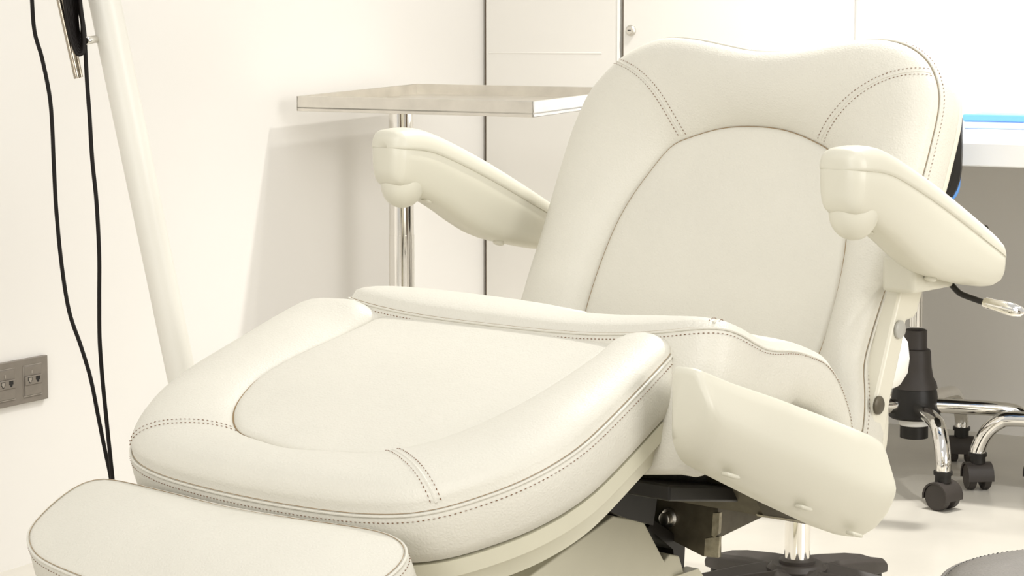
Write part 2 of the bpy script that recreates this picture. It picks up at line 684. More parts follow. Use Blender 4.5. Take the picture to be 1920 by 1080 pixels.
PLW = 3 * G + .012
obj('frame_plate', under(so, obox(sq(s_right - PLW, z_bot, .0005), WD * PLW, WN * .009, Vector((0, 0, z_top - z_bot)))), M['plate'], so, bevel=.0015)
for g in range(3):
    cx = s_right - .043 - g * G
    cz = (z_bot + z_top) / 2
    w_, h_ = .045, .055
    md = obj('socket_module', under(so, join(
        obox(sq(cx - w_ / 2, cz + h_ * .16, .0096), WD * w_, WN * .0015, Vector((0, 0, h_ * .34))),
        obox(sq(cx - w_ / 2, cz - h_ / 2, .0096), WD * w_, WN * .003, Vector((0, 0, h_ * .36))),
        obox(sq(cx - w_ / 2, cz - h_ * .14, .0096), WD * w_, WN * .0045, Vector((0, 0, h_ * .3))))), M['plate'], so, bevel=.0008)
    obj('rim', under(so, join(
        obox(sq(cx - w_ / 2 - .002, cz - h_ / 2 - .0022, .0094), WD * (w_ + .004), WN * .0022, Vector((0, 0, .0018))),
        obox(sq(cx - w_ / 2 - .002, cz + h_ / 2 + .0006, .0094), WD * (w_ + .004), WN * .0012, Vector((0, 0, .0014))),
        obox(sq(cx - w_ / 2 - .0022, cz - h_ / 2, .0094), WD * .0016, WN * .0012, Vector((0, 0, h_))))), M['plate_l'], so)
    obj('label_field', under(so, obox(sq(cx - .004, cz + h_ * .24, .0112), WD * .003, WN * .0008, Vector((0, 0, .006)))), M['plate_l'], md)
    for j, xx in enumerate((-.0105, .0105)):
        jx = cx + xx
        jz = cz - h_ * .06 + .006
        pr = [(-.0055, .004), (.0055, .004), (.0055, -.003), (.003, -.003), (.003, -.0055), (.0012, -.0075), (-.0012, -.0075), (-.003, -.0055), (-.003, -.003), (-.0055, -.003)]
        obj('jack', under(so, solid([sq(jx + a, jz + b, .0138) for a, b in pr], WN * .0006)), M['hole'], md, smooth=0)
        if g == 0 and j == 0 or (g == 1 and j == 0):
            obj('dust_shutter', under(so, solid([sq(jx + a * .74, jz + b * .74, .0142) for a, b in pr], WN * .0006)), M['plate_l'], md, smooth=0, label='closed grey shutter')

# ================================================================== instrument tray stand
T0 = at_depth(556, 180, 4.60)
T2 = at_depth(1000, 190, 4.304)
T1 = at_depth(780, 157, 5.0075)
ts = empty('instrument_stand', (-.28, 4.72, 0))
tag(ts, 'steel instrument tray on a chrome column behind the left armrest', 'tray stand')
fx, sd = T2 - T0, T1 - T0
tz = Vector((0, 0, 1))
RH = .0325
o_ = T0 - tz * RH
floor_t = under(ts, obox(o_ + tz * .006, fx, sd, tz * .003))
obj('tray_floor', floor_t, M['steel'], ts)
fxn, sdn = fx.normalized(), sd.normalized()
th_ = .004
obj('rim', under(ts, obox(o_, fx, sdn * th_, tz * RH)), M['steel'], ts, bevel=.001)
obj('rim', under(ts, obox(o_ + sd - sdn * th_, fx, sdn * th_, tz * RH)), M['steel'], ts, bevel=.001)
obj('rim', under(ts, obox(o_, fxn * th_, sd, tz * RH)), M['steel'], ts, bevel=.001)
obj('rim', under(ts, obox(o_ + fx - fxn * th_, fxn * th_, sd, tz * RH)), M['steel'], ts, bevel=.001)
pb = T0 + fxn * .125 + sdn * .23
pb = Vector((pb.x, pb.y, 0))
# keep the column on the pixel column x = 752
pb.x = (752 - 960) / FOC * pb.y
obj('column', under(ts, tube([pb + tz * .05, pb + tz * .55], .0285, 32)), M['chrome'], ts)
obj('inner_column', under(ts, tube([pb + tz * .55, pb + tz * (T0.z - RH)], .0275, 32)), M['chrome'], ts)
obj('tray_support', under(ts, obox(o_ + fx * .1 + sd * .35 - tz * .008, fx * .8, sd * .1, tz * .008)), M['steel'], ts, bevel=.002)
wl = min(.23, (pb - W0).dot(WN) - .05)                  # the base stops short of the wall
bm_ = WN * (.30 - wl) / 2
obj('base', under(ts, join(box(pb + bm_ + Vector((.0, 0, .06)), (.30 + wl + .03, .05, .03), -WYAW), box(pb + Vector((.0, 0, .06)), (.05, .36, .03), -WYAW))), M['steel'], ts, bevel=.006)
for a, b in ((-wl, 0), (.30, 0), (0, -.16), (0, .16)):
    p = pb + WN * a + WD * b
    obj('caster', under(ts, along(p + Vector((-.012, 0, .0225)), p + Vector((.012, 0, .0225)), [(.016, 0), (.0225, .004), (.0225, .02), (.016, .024)])), M['blackm'], ts)

# ================================================================== leaning white pole with cords
LD = 3.30
lp = empty('lamp_pole', (-.36, LD, 0))
tag(lp, 'leaning white tubular pole with chrome peg near the left wall', 'pole')
a_, b_ = at_depth(196, 0, LD), at_depth(342.5, 715, LD)
dr = (b_ - a_).normalized()
foot = a_ + dr * ((a_.z - .05) / -dr.z)
top = a_ - dr * .75
obj('tube', under(lp, tube([foot, top], [.0215, .0265], 36)), M['pole'], lp)
obj('end_cap', under(lp, along(top, top - dr * .02, [(.0265, 0), (.024, .012), (.01, .02)], 24)), M['blackm'], lp)
obj('base', under(lp, lathe([(.13, 0), (.14, .01), (.135, .035), (.06, .05), (.03, .08)], 40, (foot.x, foot.y, 0))), M['pole'], lp)
pg1 = at_depth(176, 74, LD - .02)
pg0 = at_depth(160, 76.5, LD - .060)
obj('peg', under(lp, along(pg1 + (pg1 - pg0) * .35, pg0, [(.0062, 0), (.0062, (pg1 - pg0).length * 1.33), (.0052, (pg1 - pg0).length * 1.36)], 16)), M['chrome'], lp, label='short chrome cord peg')
r1a, r1b = at_depth(98, -60, LD - .05), at_depth(144.5, 147, LD - .05)
r2a, r2b = at_depth(107, -60, LD - .035), at_depth(151.5, 145, LD - .035)
obj('rod', under(lp, tube([r1a, r1b], .0046, 16)), M['nickel'], lp, label='slim steel rod')
obj('rod', under(lp, tube([r2a, r2b], .0036, 16)), M['nickel'], lp, label='slim steel rod')
pbk = a_ - dr * .16
obj('rod_clamp', under(lp, tube([at_depth(100, -62, LD - .045), pbk], .009, 12)), M['chrome'], lp)

RC = .0032


def cord(px, d, r=RC):
    P = [at_depth(u, v, d + (k[0] if k else 0)) for u, v, *k in px]
    return tube(spline(P, 8), r, 10)


c1 = obj('hanging_cord', cord([(56, -90), (60, 0), (65, 60), (79, 110), (93, 180), (98, 240), (101, 310), (106, 400), (116, 500), (130, 585), (152, 650), (170, 710), (184, 780), (196, 840), (206, 887), (214, 940), (222, 1010), (232, 1100), (246, 1200)], LD + .03), M['rubber'])
tag(c1, 'outer loose black cord hanging free from above the wall socket', 'cord')
cc = empty('coiled_cord', at_depth(165, 250, LD - .05))
tag(cc, 'black cord wound in a coil over the peg and trailing down', 'cord')
obj('strand', under(cc, cord([(146, -70), (150, 0), (158, 60), (160, 95), (163, 150), (168, 220), (173, 300), (181, 380), (186, 480), (186, 560), (187, 640), (193, 720), (201, 800), (210, 887), (216, 950), (222, 1020), (234, 1110), (250, 1200)], LD - .05)), M['rubber'], cc)
for k in range(8):
    t = k / 7
    z_ = .0035 * k
    l0_, l1_, yb = 121 + 21 * t, 140 + 9 * t, 101 - 30 * t
    r0_, r1_ = 150 - 4 * t, 158 - 3 * t
    loopp = [(l0_ - 7, -70, z_), (l0_, 0, z_), ((l0_ + l1_) / 2 - 1, yb * .55, z_), (l1_ - 2, yb * .85, z_), (l1_ + 4, yb - 1, z_), ((l1_ + r1_) / 2 + 2, yb + 1, z_ + .002),
             (r1_ - 1, yb - 8, z_ + .005), (r1_ - 1, yb * .6, z_ + .007), (r0_ + 1, 5, z_ + .008), (r0_ - 6, -70, z_ + .008)]
    obj('loop', under(cc, cord(loopp, LD - .082, .0029)), M['rubber'], cc)

# ================================================================== treatment chair
chair = empty('treatment_chair', CH, -YAW)
tag(chair, 'large cream leather reclining treatment chair in the middle of the room', 'treatment chair')
TL = math.tan(R(19))
nl = Vector((0, -sin(R(19)), cos(R(19))))


def map_leg(x, s, h):
    return Vector((x, s, .55217 + TL * s)) + nl * h


def add_trim(c, name_parent, seam_r=.0017, st_off=.0055, st_h=-.0072):
    P, N = c.seam_path(.0006, -.0008)
    obj('piping', tube(P[:-1], seam_r, 8, closed=True), M['leather'], name_parent)
    Pd, Nd = c.seam_path(-.0018, .0012)
    obj('seam_line', tube(Pd[:-1], .00036, 5, closed=True), M['seam'], name_parent, label='thin brown shade line along the seam')  # dark line painting the contact shade beside the piping
    P, N = c.seam_path(st_off - .003, st_h)
    return P, N


def cross_seam(c, ang0, ang1, bend=0.0, gap=.0055, t0=.01, t1=.97):
    """raised seam ridge with a stitched row on each side; returns stitch geometry and ridge geometry"""
    P, N = c.cross_path(ang0, ang1, 0, t0=t0, t1=t1, bend=bend)
    ridge = tube([p - n * .0012 for p, n in zip(P, N)], .0020, 6)
    st = []
    for s_ in (-gap, gap):
        Q, QN = c.cross_path(ang0, ang1, s_, t0=t0, t1=t1, bend=bend)
        st.append(stitches(Q, QN))
    return ridge, st


# ---- leg section: wide pad with a U shaped roll
leg_out = mirror_half([(0, -.208), (.08, -.206), (.156, -.199), (.214, -.185), (.25, -.164), (.276, -.135), (.300, -.098), (.315, -.055), (.320, -.01), (.316, .037), (.307, .097), (.295, .166), (.287, .205), (.278, .222), (.25, .228), (.12, .23), (0, .23)])
leg_in = mirror_half([(0, -.128), (.06, -.121), (.113, -.109), (.155, -.079), (.183, -.042), (.203, .01), (.208, .07), (.204, .14), (.198, .20), (.192, .222), (.1, .227), (0, .227)])
LEFT = {.222: .330, .205: .335, .166: .337, .097: .333, .037: .328, -.01: .325, -.055: .318}
leg_out = [((-LEFT.get(y, -x) if x < 0 else x), y) for x, y in leg_out]


def leg_h(th):                                          # the roll ends at the back corners
    d = abs((th - pi / 2 + pi) % (2 * pi) - pi)
    f = min(1, max(0, (d - .80) / .13))
    g_ = min(1, max(0, (d - .95) / .7))
    return .02 + (f * f * (3 - 2 * f)) * (.62 + .36 * g_)


def leg_p(x, y):                                        # the inner panel sinks towards the seat
    f = min(1, max(0, (.24 - y) / .26))
    return .05 + .95 * f * f * (3 - 2 * f)


def leg_g(th):                                          # the groove is deepest on the far side
    return .2 + .8 * max(0, cos(th - R(195))) ** .6


lc = Cushion(leg_out, leg_in, map_leg, (0, .03), H=.034, hp=.020, groove=.007, gmod=leg_g, hmod=leg_h, hpf=leg_p,
             wall=[(-.04, -.063), (-.010, -.063), (-.002, -.059), (.003, -.045), (.004, -.025), (.003, -.010)])
legp = obj('leg_cushion', lc.geo(), M['leather'], chair, smooth=60)
P, N = add_trim(lc, legp)
A1, B1 = lc.angle(-.247, -.162), lc.angle(-.118, -.108)
A2, B2 = lc.angle(.250, -.164), lc.angle(.128, -.100)
il = [lc.surf(R(a), 1.0) for a in range(150, 246)]
obj('panel_seam', tube([p + nl * .0012 for p in il], [.0009 * min(1, k / 12, (95 - k) / 25 + .05) for k in range(96)], 6), M['seam'], legp, label='thin brown line in the groove')  # seam in the groove, crease shade put into its brown
r1, s1 = cross_seam(lc, A1, B1, bend=-.03)
r2, s2 = cross_seam(lc, A2, B2, bend=.02)
obj('cross_seam', r1, M['leather'], legp)
obj('cross_seam', r2, M['leather'], legp)
obj('stitching', join(stitches(P, N), *s1, *s2), M['thread'], legp, smooth=0, kind='stuff', label='brown thread stitching')

# ---- metal tray under the leg section
fr = Cushion(leg_out, None, map_leg, (0, .03), H=.001,
             wall=[(-.06, -.128), (-.022, -.128), (-.014, -.122), (-.012, -.100), (-.004, -.092), (-.004, -.073)])
fv, ff = [], []
rows = [(-.09, -.112), (-.028, -.112), (-.016, -.108), (-.012, -.092), (-.004, -.083), (-.003, -.0635), (-.02, -.0632)]
NF = fr.N
for off, h in rows:
    fv += [fr.pt(2 * pi * k / NF, fr.O[k] + off, h) for k in range(NF)]
for i in range(len(rows) - 1):
    for k in range(NF):
        ff.append((i * NF + k, i * NF + (k + 1) % NF, (i + 1) * NF + (k + 1) % NF, (i + 1) * NF + k))
ff.append(tuple(range(NF)))
ff.append(tuple((len(rows) - 1) * NF + k for k in range(NF)))
obj('leg_frame', (fv, ff), M['painted'], chair, smooth=30, label='painted metal tray under the leg cushion')

# ---- foot pad in front
FO = -.004


def map_foot(x, s, h):
    return Vector((x, s, .55217 + FO + TL * s)) + nl * h


foot_out = [(-.22, -.218), (-.11, -.220), (-.009, -.223), (.091, -.219), (.18, -.213), (.227, -.214), (.262, -.228), (.281, -.254), (.283, -.290), (.266, -.340), (.21, -.373), (.12, -.388), (0, -.393),
            (-.083, -.386), (-.14, -.378), (-.175, -.368), (-.209, -.349), (-.230, -.328), (-.246, -.294), (-.254, -.262), (-.254, -.238), (-.243, -.224)]
fc = Cushion(foot_out, None, map_foot, (.012, -.30), H=.027, N=180, power=2.0, soft=True,
             wall=[(-.03, -.075), (-.006, -.075), (.002, -.06), (.005, -.035), (.003, -.010)])
fp = obj('foot_pad', fc.geo(), M['leather'], chair, smooth=60)
P, N = add_trim(fc, fp)
obj('stitching', stitches(P, N), M['thread'], fp, smooth=0, kind='stuff', label='brown thread stitching')

# ---- rear seat block
TS_ = .31
ns = Vector((0, sin(math.atan(TS_)), cos(math.atan(TS_))))


def map_seat(x, s, h):
    z = .631 + .029 * (min(abs(x), .345) / .33) ** 3 - TS_ * (s - .22)
    z -= .05 * (min(.13, max(0, s - .44)) / .1) ** 2
    if h < 0:
        h *= 1 - .62 * min(1, max(0, (s - .26) / .14))
    z -= .011 * math.exp(-((s - .315) / .05) ** 2) * min(1, max(0, (x - .22) / .1))
    return Vector((x, s, z)) + ns * h


seat_out = [(0, .218), (.15, .217), (.25, .215), (.305, .218), (.332, .232), (.343, .26), (.346, .32), (.343, .42), (.335, .50), (.318, .56), (.28, .585), (0, .60),
            (-.27, .585), (-.31, .53), (-.32, .44), (-.316, .36), (-.306, .30), (-.291, .262), (-.275, .240), (-.250, .228), (-.20, .221), (-.10, .219)]


def seat_h(th):
    return 1.0 + .22 * max(0, cos(th - R(210)))


sc_ = Cushion(seat_out, None, map_seat, (0, .40), H=.045, N=240, power=2.2, hmod=seat_h,
              wall=[(-.02, -.17), (-.004, -.165), (.004, -.14), (.006, -.08), (.004, -.03), (.002, -.010)])
sp_ = obj('seat_cushion', sc_.geo(), M['leather'], chair, smooth=60)
P, N = add_trim(sc_, sp_)
aA = sc_.angle(.325, .232)
r1, s1 = cross_seam(sc_, aA, aA + .22, t0=.01, t1=.30)
obj('cross_seam', r1, M['leather'], sp_)
obj('stitching', join(stitches(P, N), *s1), M['thread'], sp_, smooth=0, kind='stuff', label='brown thread stitching')

# ---- backrest
ZT = .86


def s_back(z):
    # lower part reclines more than the head end, blended over a short band
    a, b = 1 / math.tan(R(75)), 1 / math.tan(R(63))
    d = z - ZT
    w_ = .04
    soft = w_ * math.log(1 + math.exp(-abs(d) / w_)) + max(-d, 0)       # smooth max(-d, 0)
    return .817 + a * (d + soft) - b * soft + (b - a) * w_ * math.log(2)*0


def map_back(x, z, h):
    e = .002
    ds = (s_back(z + e) - s_back(z - e)) / (2 * e)
    n = Vector((0, -1, ds)).normalized()
    return Vector((x, s_back(z), z)) + n * h


back_l = [(-.330, .58), (-.331, .625), (-.331, .677), (-.333, .736), (-.334, .793), (-.331, .850), (-.318, .900), (-.296, .932), (-.272, .955), (-.242, .974), (-.207, .987), (-.177, .991), (-.132, .988), (-.082, .980), (-.033, .972)]
back_r = [(.010, .970), (.06, .973), (.104, .980), (.147, .987), (.181, .989), (.216, .985), (.244, .974), (.267, .957), (.285, .930), (.293, .903), (.294, .878), (.293, .843), (.292, .808), (.287, .714), (.279, .637), (.276, .577), (.278, .549), (.287, .527), (.300, .482), (.298, .45), (.26, .432), (0, .43), (-.29, .432), (-.325, .45), (-.33, .50)]
back_in = mirror_half([(0, .861), (.055, .857), (.106, .843), (.14, .827), (.166, .79), (.187, .75), (.200, .71), (.207, .66), (.209, .61), (.207, .57), (.2, .53), (.19, .48), (.1, .46), (0, .46)])
bc = Cushion(back_l + back_r, back_in, map_back, (-.01, .69), H=.034, hp=.010, groove=.008, N=240, peak=.42, per=5,
             wall=[(-.010, -.052), (.004, -.050), (.007, -.035), (.006, -.018), (.003, -.010)])
bp_ = obj('backrest', bc.geo(), M['leather'], chair, smooth=60)
P, N = add_trim(bc, bp_)
a0, a1 = bc.angle(-.274, .953), bc.angle(-.118, .838)
b0, b1 = bc.angle(.278, .943), bc.angle(.115, .838)
ib = [bc.pt(2 * pi * k / 240, bc.rad(bc.I, 2 * pi * k / 240) * .998, .0035) for k in range(240)]
obj('panel_seam', tube(ib, .0007, 6, closed=True), M['seam'], bp_, label='thin brown line in the groove')  # panel seam, its brown also darkens the crease like shade
r1, s1 = cross_seam(bc, a0, a1, bend=-.05)
r2, s2 = cross_seam(bc, b0, b1, bend=.05)
obj('cross_seam', r1, M['leather'], bp_)
obj('cross_seam', r2, M['leather'], bp_)
obj('stitching', join(stitches(P, N), *s1, *s2), M['thread'], bp_, smooth=0, kind='stuff', label='brown thread stitching')

# rear shell of the backrest, in the same curved frame
sv, sf = [], []
NB = bc.N
rows = [(-.004, -.050), (.003, -.052), (.004, -.060), (-.002, -.071), (-.014, -.081), (-.05, -.088), (-.12, -.090)]
for off, h in rows:
    sv += [bc.pt(2 * pi * k / NB, bc.O[k] + off, h) for k in range(NB)]
for i in range(len(rows) - 1):
    for k in range(NB):
        sf.append((i * NB + k, i * NB + (k + 1) % NB, (i + 1) * NB + (k + 1) % NB, (i + 1) * NB + k))
sf.append(tuple(range(NB)))
sf.append(tuple((len(rows) - 1) * NB + k for k in range(NB)))
sh = obj('back_shell', (sv, sf), M['shell'], chair, smooth=35, label='smooth moulded shell behind the backrest')

# side bracket panel of the backrest with two bolt caps
bracket_px = [(1712, 450), (1740, 500), (1734, 535), (1721, 586), (1714, 596), (1700, 602), (1692, 650), (1672, 740), (1657, 830), (1634, 830), (1640, 760), (1654, 700), (1676, 600), (1700, 500)]
pts = [at_x(u, v, .302) for u, v in bracket_px]
obj('side_bracket', solid(pts, (-.05, 0, 0)), M['shell'], chair, bevel=.004, smooth=30)
for (u, v), m_ in (((1688, 618), 'capgrey'), ((1648, 760), 'bracket')):
    p = at_x(u, v, .305)
    obj('bolt_cap', along(p - Vector((.002, 0, 0)), p + Vector((.01, 0, 0)), [(.0125, 0), (.0125, .003), (.010, .005)], 24), M[m_], chair)

# ---- arms
def swap(geo, mr):                                      # the left arm mirrors the right one about the middle of the backrest
    return [Vector((v.x if mr == 1 else -.05 - v.x, v.y, v.z)) for v in map(Vector, geo[0])], geo[1]


arm_top = [(.447, .853), (.46, .858), (.49, .860), (.52, .856), (.572, .839), (.652, .807), (.738, .768), (.812, .732), (.838, .716), (.850, .704)]
arm_seam = [(.447, .832), (.512, .825), (.566, .809), (.649, .777), (.737, .739), (.825, .700), (.850, .688)]
arm_bot = [(.447, .785), (.46, .776), (.505, .762), (.568, .733), (.617, .706), (.674, .682), (.786, .658), (.824, .655), (.850, .664)]


def rnd(e, r):
    return 0 if e >= r else r - math.sqrt(max(0, r * r - (r - e) ** 2))


def arm_geo():
    """body and cap of an arm from cross-sections that share the seam line"""
    S0, S1 = .447, .850
    st_ = [S0 + (S1 - S0) * k / 48 for k in range(49)]
    for e in (.0006, .002, .004, .007, .011, .016):
        st_ += [S0 + e, S1 - e]
    st_ = sorted(set(round(q, 5) for q in st_))
    curves = [[(p.x, p.y) for p in spline([(a, b, 0) for a, b in T], 5)] for T in (arm_top, arm_seam, arm_bot)]
    bodyV, capV = [], []
    for q in st_:
        e0, e1 = q - S0, S1 - q
        t_, m_, b_ = [lin(T, q) for T in curves]
        hw = .0335 - rnd(e0, .024) - rnd(e1, .022) * .8
        t_ -= (rnd(e0, .012) + rnd(e1, .010)) * .8
        b_ += rnd(e0, .014) + rnd(e1, .016)
        h1, h2 = m_ - b_, t_ - m_
        half = [(.30, 0), (.62, .03), (.80, .12), (.90, .25), (.965, .45), (.995, .70), (1.0, .97), (.97, 1.0)]
        sec = [(.359 + hw * a, b_ + h1 * f) for a, f in half] + [(.359 - hw * a, b_ + h1 * f) for a, f in reversed(half)]
        bodyV += [Vector((x, q, z)) for x, z in sec]
        arch = [(.98, -.02), (1.03, .0), (1.035, .14), (1.01, .36), (.94, .60), (.80, .80), (.58, .93), (.30, .985), (0, 1.0)]
        sec = [(.359 + hw * a, m_ + h2 * f) for a, f in arch] + [(.359 - hw * a, m_ + h2 * f) for a, f in reversed(arch[:-1])]
        capV += [Vector((x, q, z)) for x, z in sec]

    def skin(V, n):
        F = []
        m = len(V) // n
        for i in range(m - 1):
            for k in range(n):
                F.append((i * n + k, i * n + (k + 1) % n, (i + 1) * n + (k + 1) % n, (i + 1) * n + k))
        F += [tuple(range(n)), tuple((m - 1) * n + k for k in range(n))]
        return V, F
    return skin(bodyV, 16), skin(capV, 17)


def lin(T, s_):
    for (a, b), (c, d) in zip(T, T[1:]):
        if s_ <= c:
            return b + (d - b) * (s_ - a) / (c - a)
    return T[-1][1]


for mr in (1, -1):
    bodyg, capg = arm_geo()
    arm = obj('armrest', swap(bodyg, mr), M['plastic'], chair, smooth=60)
    obj('arm_pad', swap(capg, mr), M['plastic'], arm, smooth=70, label='smooth moulded cap along the arm')
    # hand grip bulge under the front end
    gv, gf = lathe([(.036 * sin(pi * (.02 + .96 * k / 16)), -.038 * cos(pi * (.02 + .96 * k / 16))) for k in range(17)], 32)
    gm = Matrix.Translation((.359, .490, .776)) @ Matrix.Rotation(R(18), 4, 'X') @ Matrix.Diagonal((.82, .98, .92, 1))
    obj('hand_grip', swap(xf((gv, gf), gm), mr), M['plastic'], arm, smooth=70)
    for (s_, z_) in ((.535, .7490), (.70, .6735)):
        p = Vector((.352, s_, z_))
        nn = Vector((0, -.36, -.93))
        obj('screw_cap', swap(along(p - nn * .003, p + nn * .004, [(.0085, 0), (.0085, .0045), (.006, .006)], 18), mr), M['plastic'], arm)
obj('arm_mount', obox((.345, .67, .655), (-.05, 0, 0), (0, .11, 0), (0, 0, .05)), M['plastic'], chair, bevel=.006)

# ---- hinged side pad below the right arm: cross-sections lofted from front to back
pad_top = [(.125, .627), (.20, .600), (.306, .566), (.42, .527), (.506, .496), (.543, .480)]
pad_bot = [(.122, .526), (.140, .514), (.196, .488), (.309, .437), (.42, .389), (.480, .367), (.543, .352)]


V, F = [], []
S0, S1 = .122, .543
stations = [S0 + (S1 - S0) * k / 40 for k in range(41)]
for e in (.001, .003, .006, .010, .015, .021):
    stations += [S0 + e, S1 - e]
stations = sorted(set(round(q, 5) for q in stations))


for s_ in stations:
    e0, e1 = s_ - S0, S1 - s_
    ztop = lin(pad_top, s_) - rnd(e0, .010) - rnd(e1, .022)
    zbot = lin(pad_bot, s_) + rnd(e0, .034) + rnd(e1, .040)
    xin = rnd(e0, .009) + rnd(e1, .014)
    xi, h_ = .345 + xin * .4, ztop - zbot
    sec = [(xi, 0), (xi, .06), (xi, .5), (xi, .94), (xi + .005, 1.0), (.371 - xin, 1.0), (.379 - xin, .985), (.384 - xin, .955), (.389 - xin, .85), (.395 - xin, .70), (.400 - xin, .57), (.4015 - xin, .50), (.4005 - xin, .43), (.396 - xin, .32), (.388 - xin, .19), (.377 - xin, .08), (.366 - xin, .02), (.358 - xin * .8, 0)]
    for x, f in sec:
        V.append(Vector((x, s_, zbot + h_ * f)))
n = 18
for i in range(len(stations) - 1):
    for k in range(n):
        F.append((i * n + k, i * n + (k + 1) % n, (i + 1) * n + (k + 1) % n, (i + 1) * n + k))
F.append(tuple(range(n)))
F.append(tuple((len(stations) - 1) * n + k for k in range(n)))
sidepad = obj('side_pad', (V, F), M['plastic'], chair, smooth=70, label='long padded side bolster beside the seat')
for (u, v) in ((1378, 884), (1515, 945), (1610, 995)):
    p = at_x(u, v, .388)
    obj('moulded_lug', obox(p + Vector((-.012, -.012, -.004)), (.012, 0, 0), (0, .024, -.008), (0, 0, .005)), M['plastic'], sidepad, bevel=.002)

# ---- release lever
l0 = [at_s(u, v, .8) for u, v in ((1745, 492), (1767, 516), (1784, 534), (1800, 550), (1822, 559), (1850, 569))]
lev = obj('release_lever', tube(spline(l0, 5), .0042, 12), M['black'], chair)
ha_, hb2 = at_s(1845, 567, .8), at_s(1908, 583, .8)
obj('lever_grip', along(ha_, hb2, [(.006, 0), (.0078, .003), (.0075, .012), (.0088, .03), (.0088, .045), (.0065, .056), (.002, .0605)], 20), M['chrome'], lev, label='polished chrome lever grip')
c0, c1_ = at_s(1749, 500, .79), at_s(1747, 540, .79)
obj('lever_collar', tube([c0, c1_], .010, 18), M['chrome'], lev)

# ---- undercarriage
fs_ = .487
pl = [at_s(u, v, fs_) for u, v in ((1195, 930), (1235, 1000), (1318, 1043), (1346, 1046), (1346, 830), (1215, 860))]
brk = obj('hinge_bracket', solid(pl, (0, .008, 0)), M['bracket'], chair, smooth=0)
pr = [at_x(u, v, .16) for u, v in ((1345, 820), (1345, 1010), (1480, 945), (1520, 900))]
obj('hinge_bracket', solid(pr, (-.006, 0, 0)), M['bracket'], chair, smooth=0)
fl = [at_s(u, v, fs_ - .003) for u, v in ((1337, 962), (1334, 1004), (1340, 1008), (1347, 1000), (1349, 962))]
obj('weld_edge', solid(fl, (0, .006, 0)), M['bracket_l'], brk, smooth=0)
fl = [at_s(u, v, fs_ - .002) for u, v in ((1322, 1010), (1320, 1043), (1346, 1046), (1349, 1006))]
obj('weld_edge', solid(fl, (0, .005, 0)), M['bracket_l'], brk, smooth=0)
bp0 = at_s(1257, 970, fs_)
obj('bolt', along(bp0 + Vector((0, .004, 0)), bp0 - Vector((0, .016, 0)), [(.0125, 0), (.0125, .008), (.0085, .010), (.0085, .019), (.007, .020)], 20), M['steel'], brk)
obj('bracket_tab', solid([at_x(u, v, .163) for u, v in ((1390, 922), (1390, 938), (1398, 935), (1398, 919))], (.002, 0, 0)), M['bracket_l'], brk, smooth=0)
# seat underframe plate
obj('seat_underframe', obox((-.24, .24, .438), (.50, 0, 0), (0, .34, -.06), (0, 0, .02)), M['black'], chair, bevel=.003)
obj('cross_beam', solid([at_x(u, v, .12) for u, v in ((1080, 930), (1240, 880), (1225, 985), (1170, 970))], (-.22, 0, 0)), M['black'], chair, smooth=0)
obj('seat_pan', solid([at_x(u, v, .29) for u, v in ((1400, 900), (1432, 968), (1500, 977), (1562, 986), (1610, 1000), (1560, 930))], (-.25, 0, 0)), M['bracket'], chair, smooth=0)
obj('pan_rim', solid([at_x(u, v, .292) for u, v in ((1430, 966), (1432, 970), (1500, 979), (1562, 988), (1562, 985), (1500, 976))], (-.01, 0, 0)), M['bracket_l'], chair, smooth=0)
# pedestal cover and lift column
ped = [at_x(u, v, .11) for u, v in ((940, 1120), (1150, 967), (1207, 977), (1246, 1052), (1256, 1039), (1274, 1042), (1290, 1100), (1300, 1180), (1000, 1180))]
obj('pedestal_cover', solid(ped, (-.24, 0, 0)), M['painted'], chair, bevel=.002, smooth=0)
obj('tooth_plate', solid([at_x(u, v, .115) for u, v in ((1268, 1080), (1310, 1066), (1325, 1090), (1280, 1110))], (-.02, 0, 0)), M['painted'], chair, smooth=0)
obj('column_post', box((0, .40, .18), (.10, .10, .30)), M['black'], chair, bevel=.006)
obj('support_arm', solid([at_x(u, v, .09) for u, v in ((1225, 975), (1285, 1015), (1282, 1080), (1268, 1080), (1262, 1030), (1215, 990))], (-.05, 0, 0)), M['black'], chair, smooth=0)
obj('floor_base', box((0, .33, .02), (.48, .70, .04)), M['painted'], chair, bevel=.012)
obj('lift_housing', box((0, .33, .12), (.20, .30, .20)), M['painted'], chair, bevel=.01)


# ================================================================== seats on wheels around the chair
def caster(parent, c, axis, r=.029, mcol='blackm', name='caster'):
    """twin wheel hooded caster standing on the floor under c"""
    a = Vector(axis).normalized()
    p = Vector((c[0], c[1], r))
    prof = [(.012, 0), (r - .006, .0005), (r, .004), (r, .017), (r - .002, .019), (.010, .0195)]
    w1 = along(p + a * .006, p + a * .03, prof, 24)
    w2 = along(p - a * .006, p - a * .03, prof, 24)
    f = Vector((-a.y, a.x, 0))
    hood = []
    for k in range(11):
        an = R(-12) + R(204) * k / 10
        hood.append((cos(an), sin(an)))
    V, F = [], []
    for wx, rr in ((-.0275, r - .001), (-.0285, r + .003), (.0285, r + .003), (.0275, r - .001)):
        for cx, sz in hood:
            V.append(p + a * wx + f * cx * rr + Vector((0, 0, 1)) * sz * rr)
    n = len(hood)
    for i in range(3):
        for k in range(n - 1):
            F.append((i * n + k, i * n + k + 1, (i + 1) * n + k + 1, (i + 1) * n + k))
    cs = obj(name, under(parent, join(w1, w2)), M['blackm'], parent)
    obj('hood', under(parent, (V, F)), M[mcol], cs)
    obj('stem', under(parent, tube([p + Vector((0, 0, r)), p + Vector((0, 0, r + .022))], .017, 16)), M['black'], cs)
    return cs


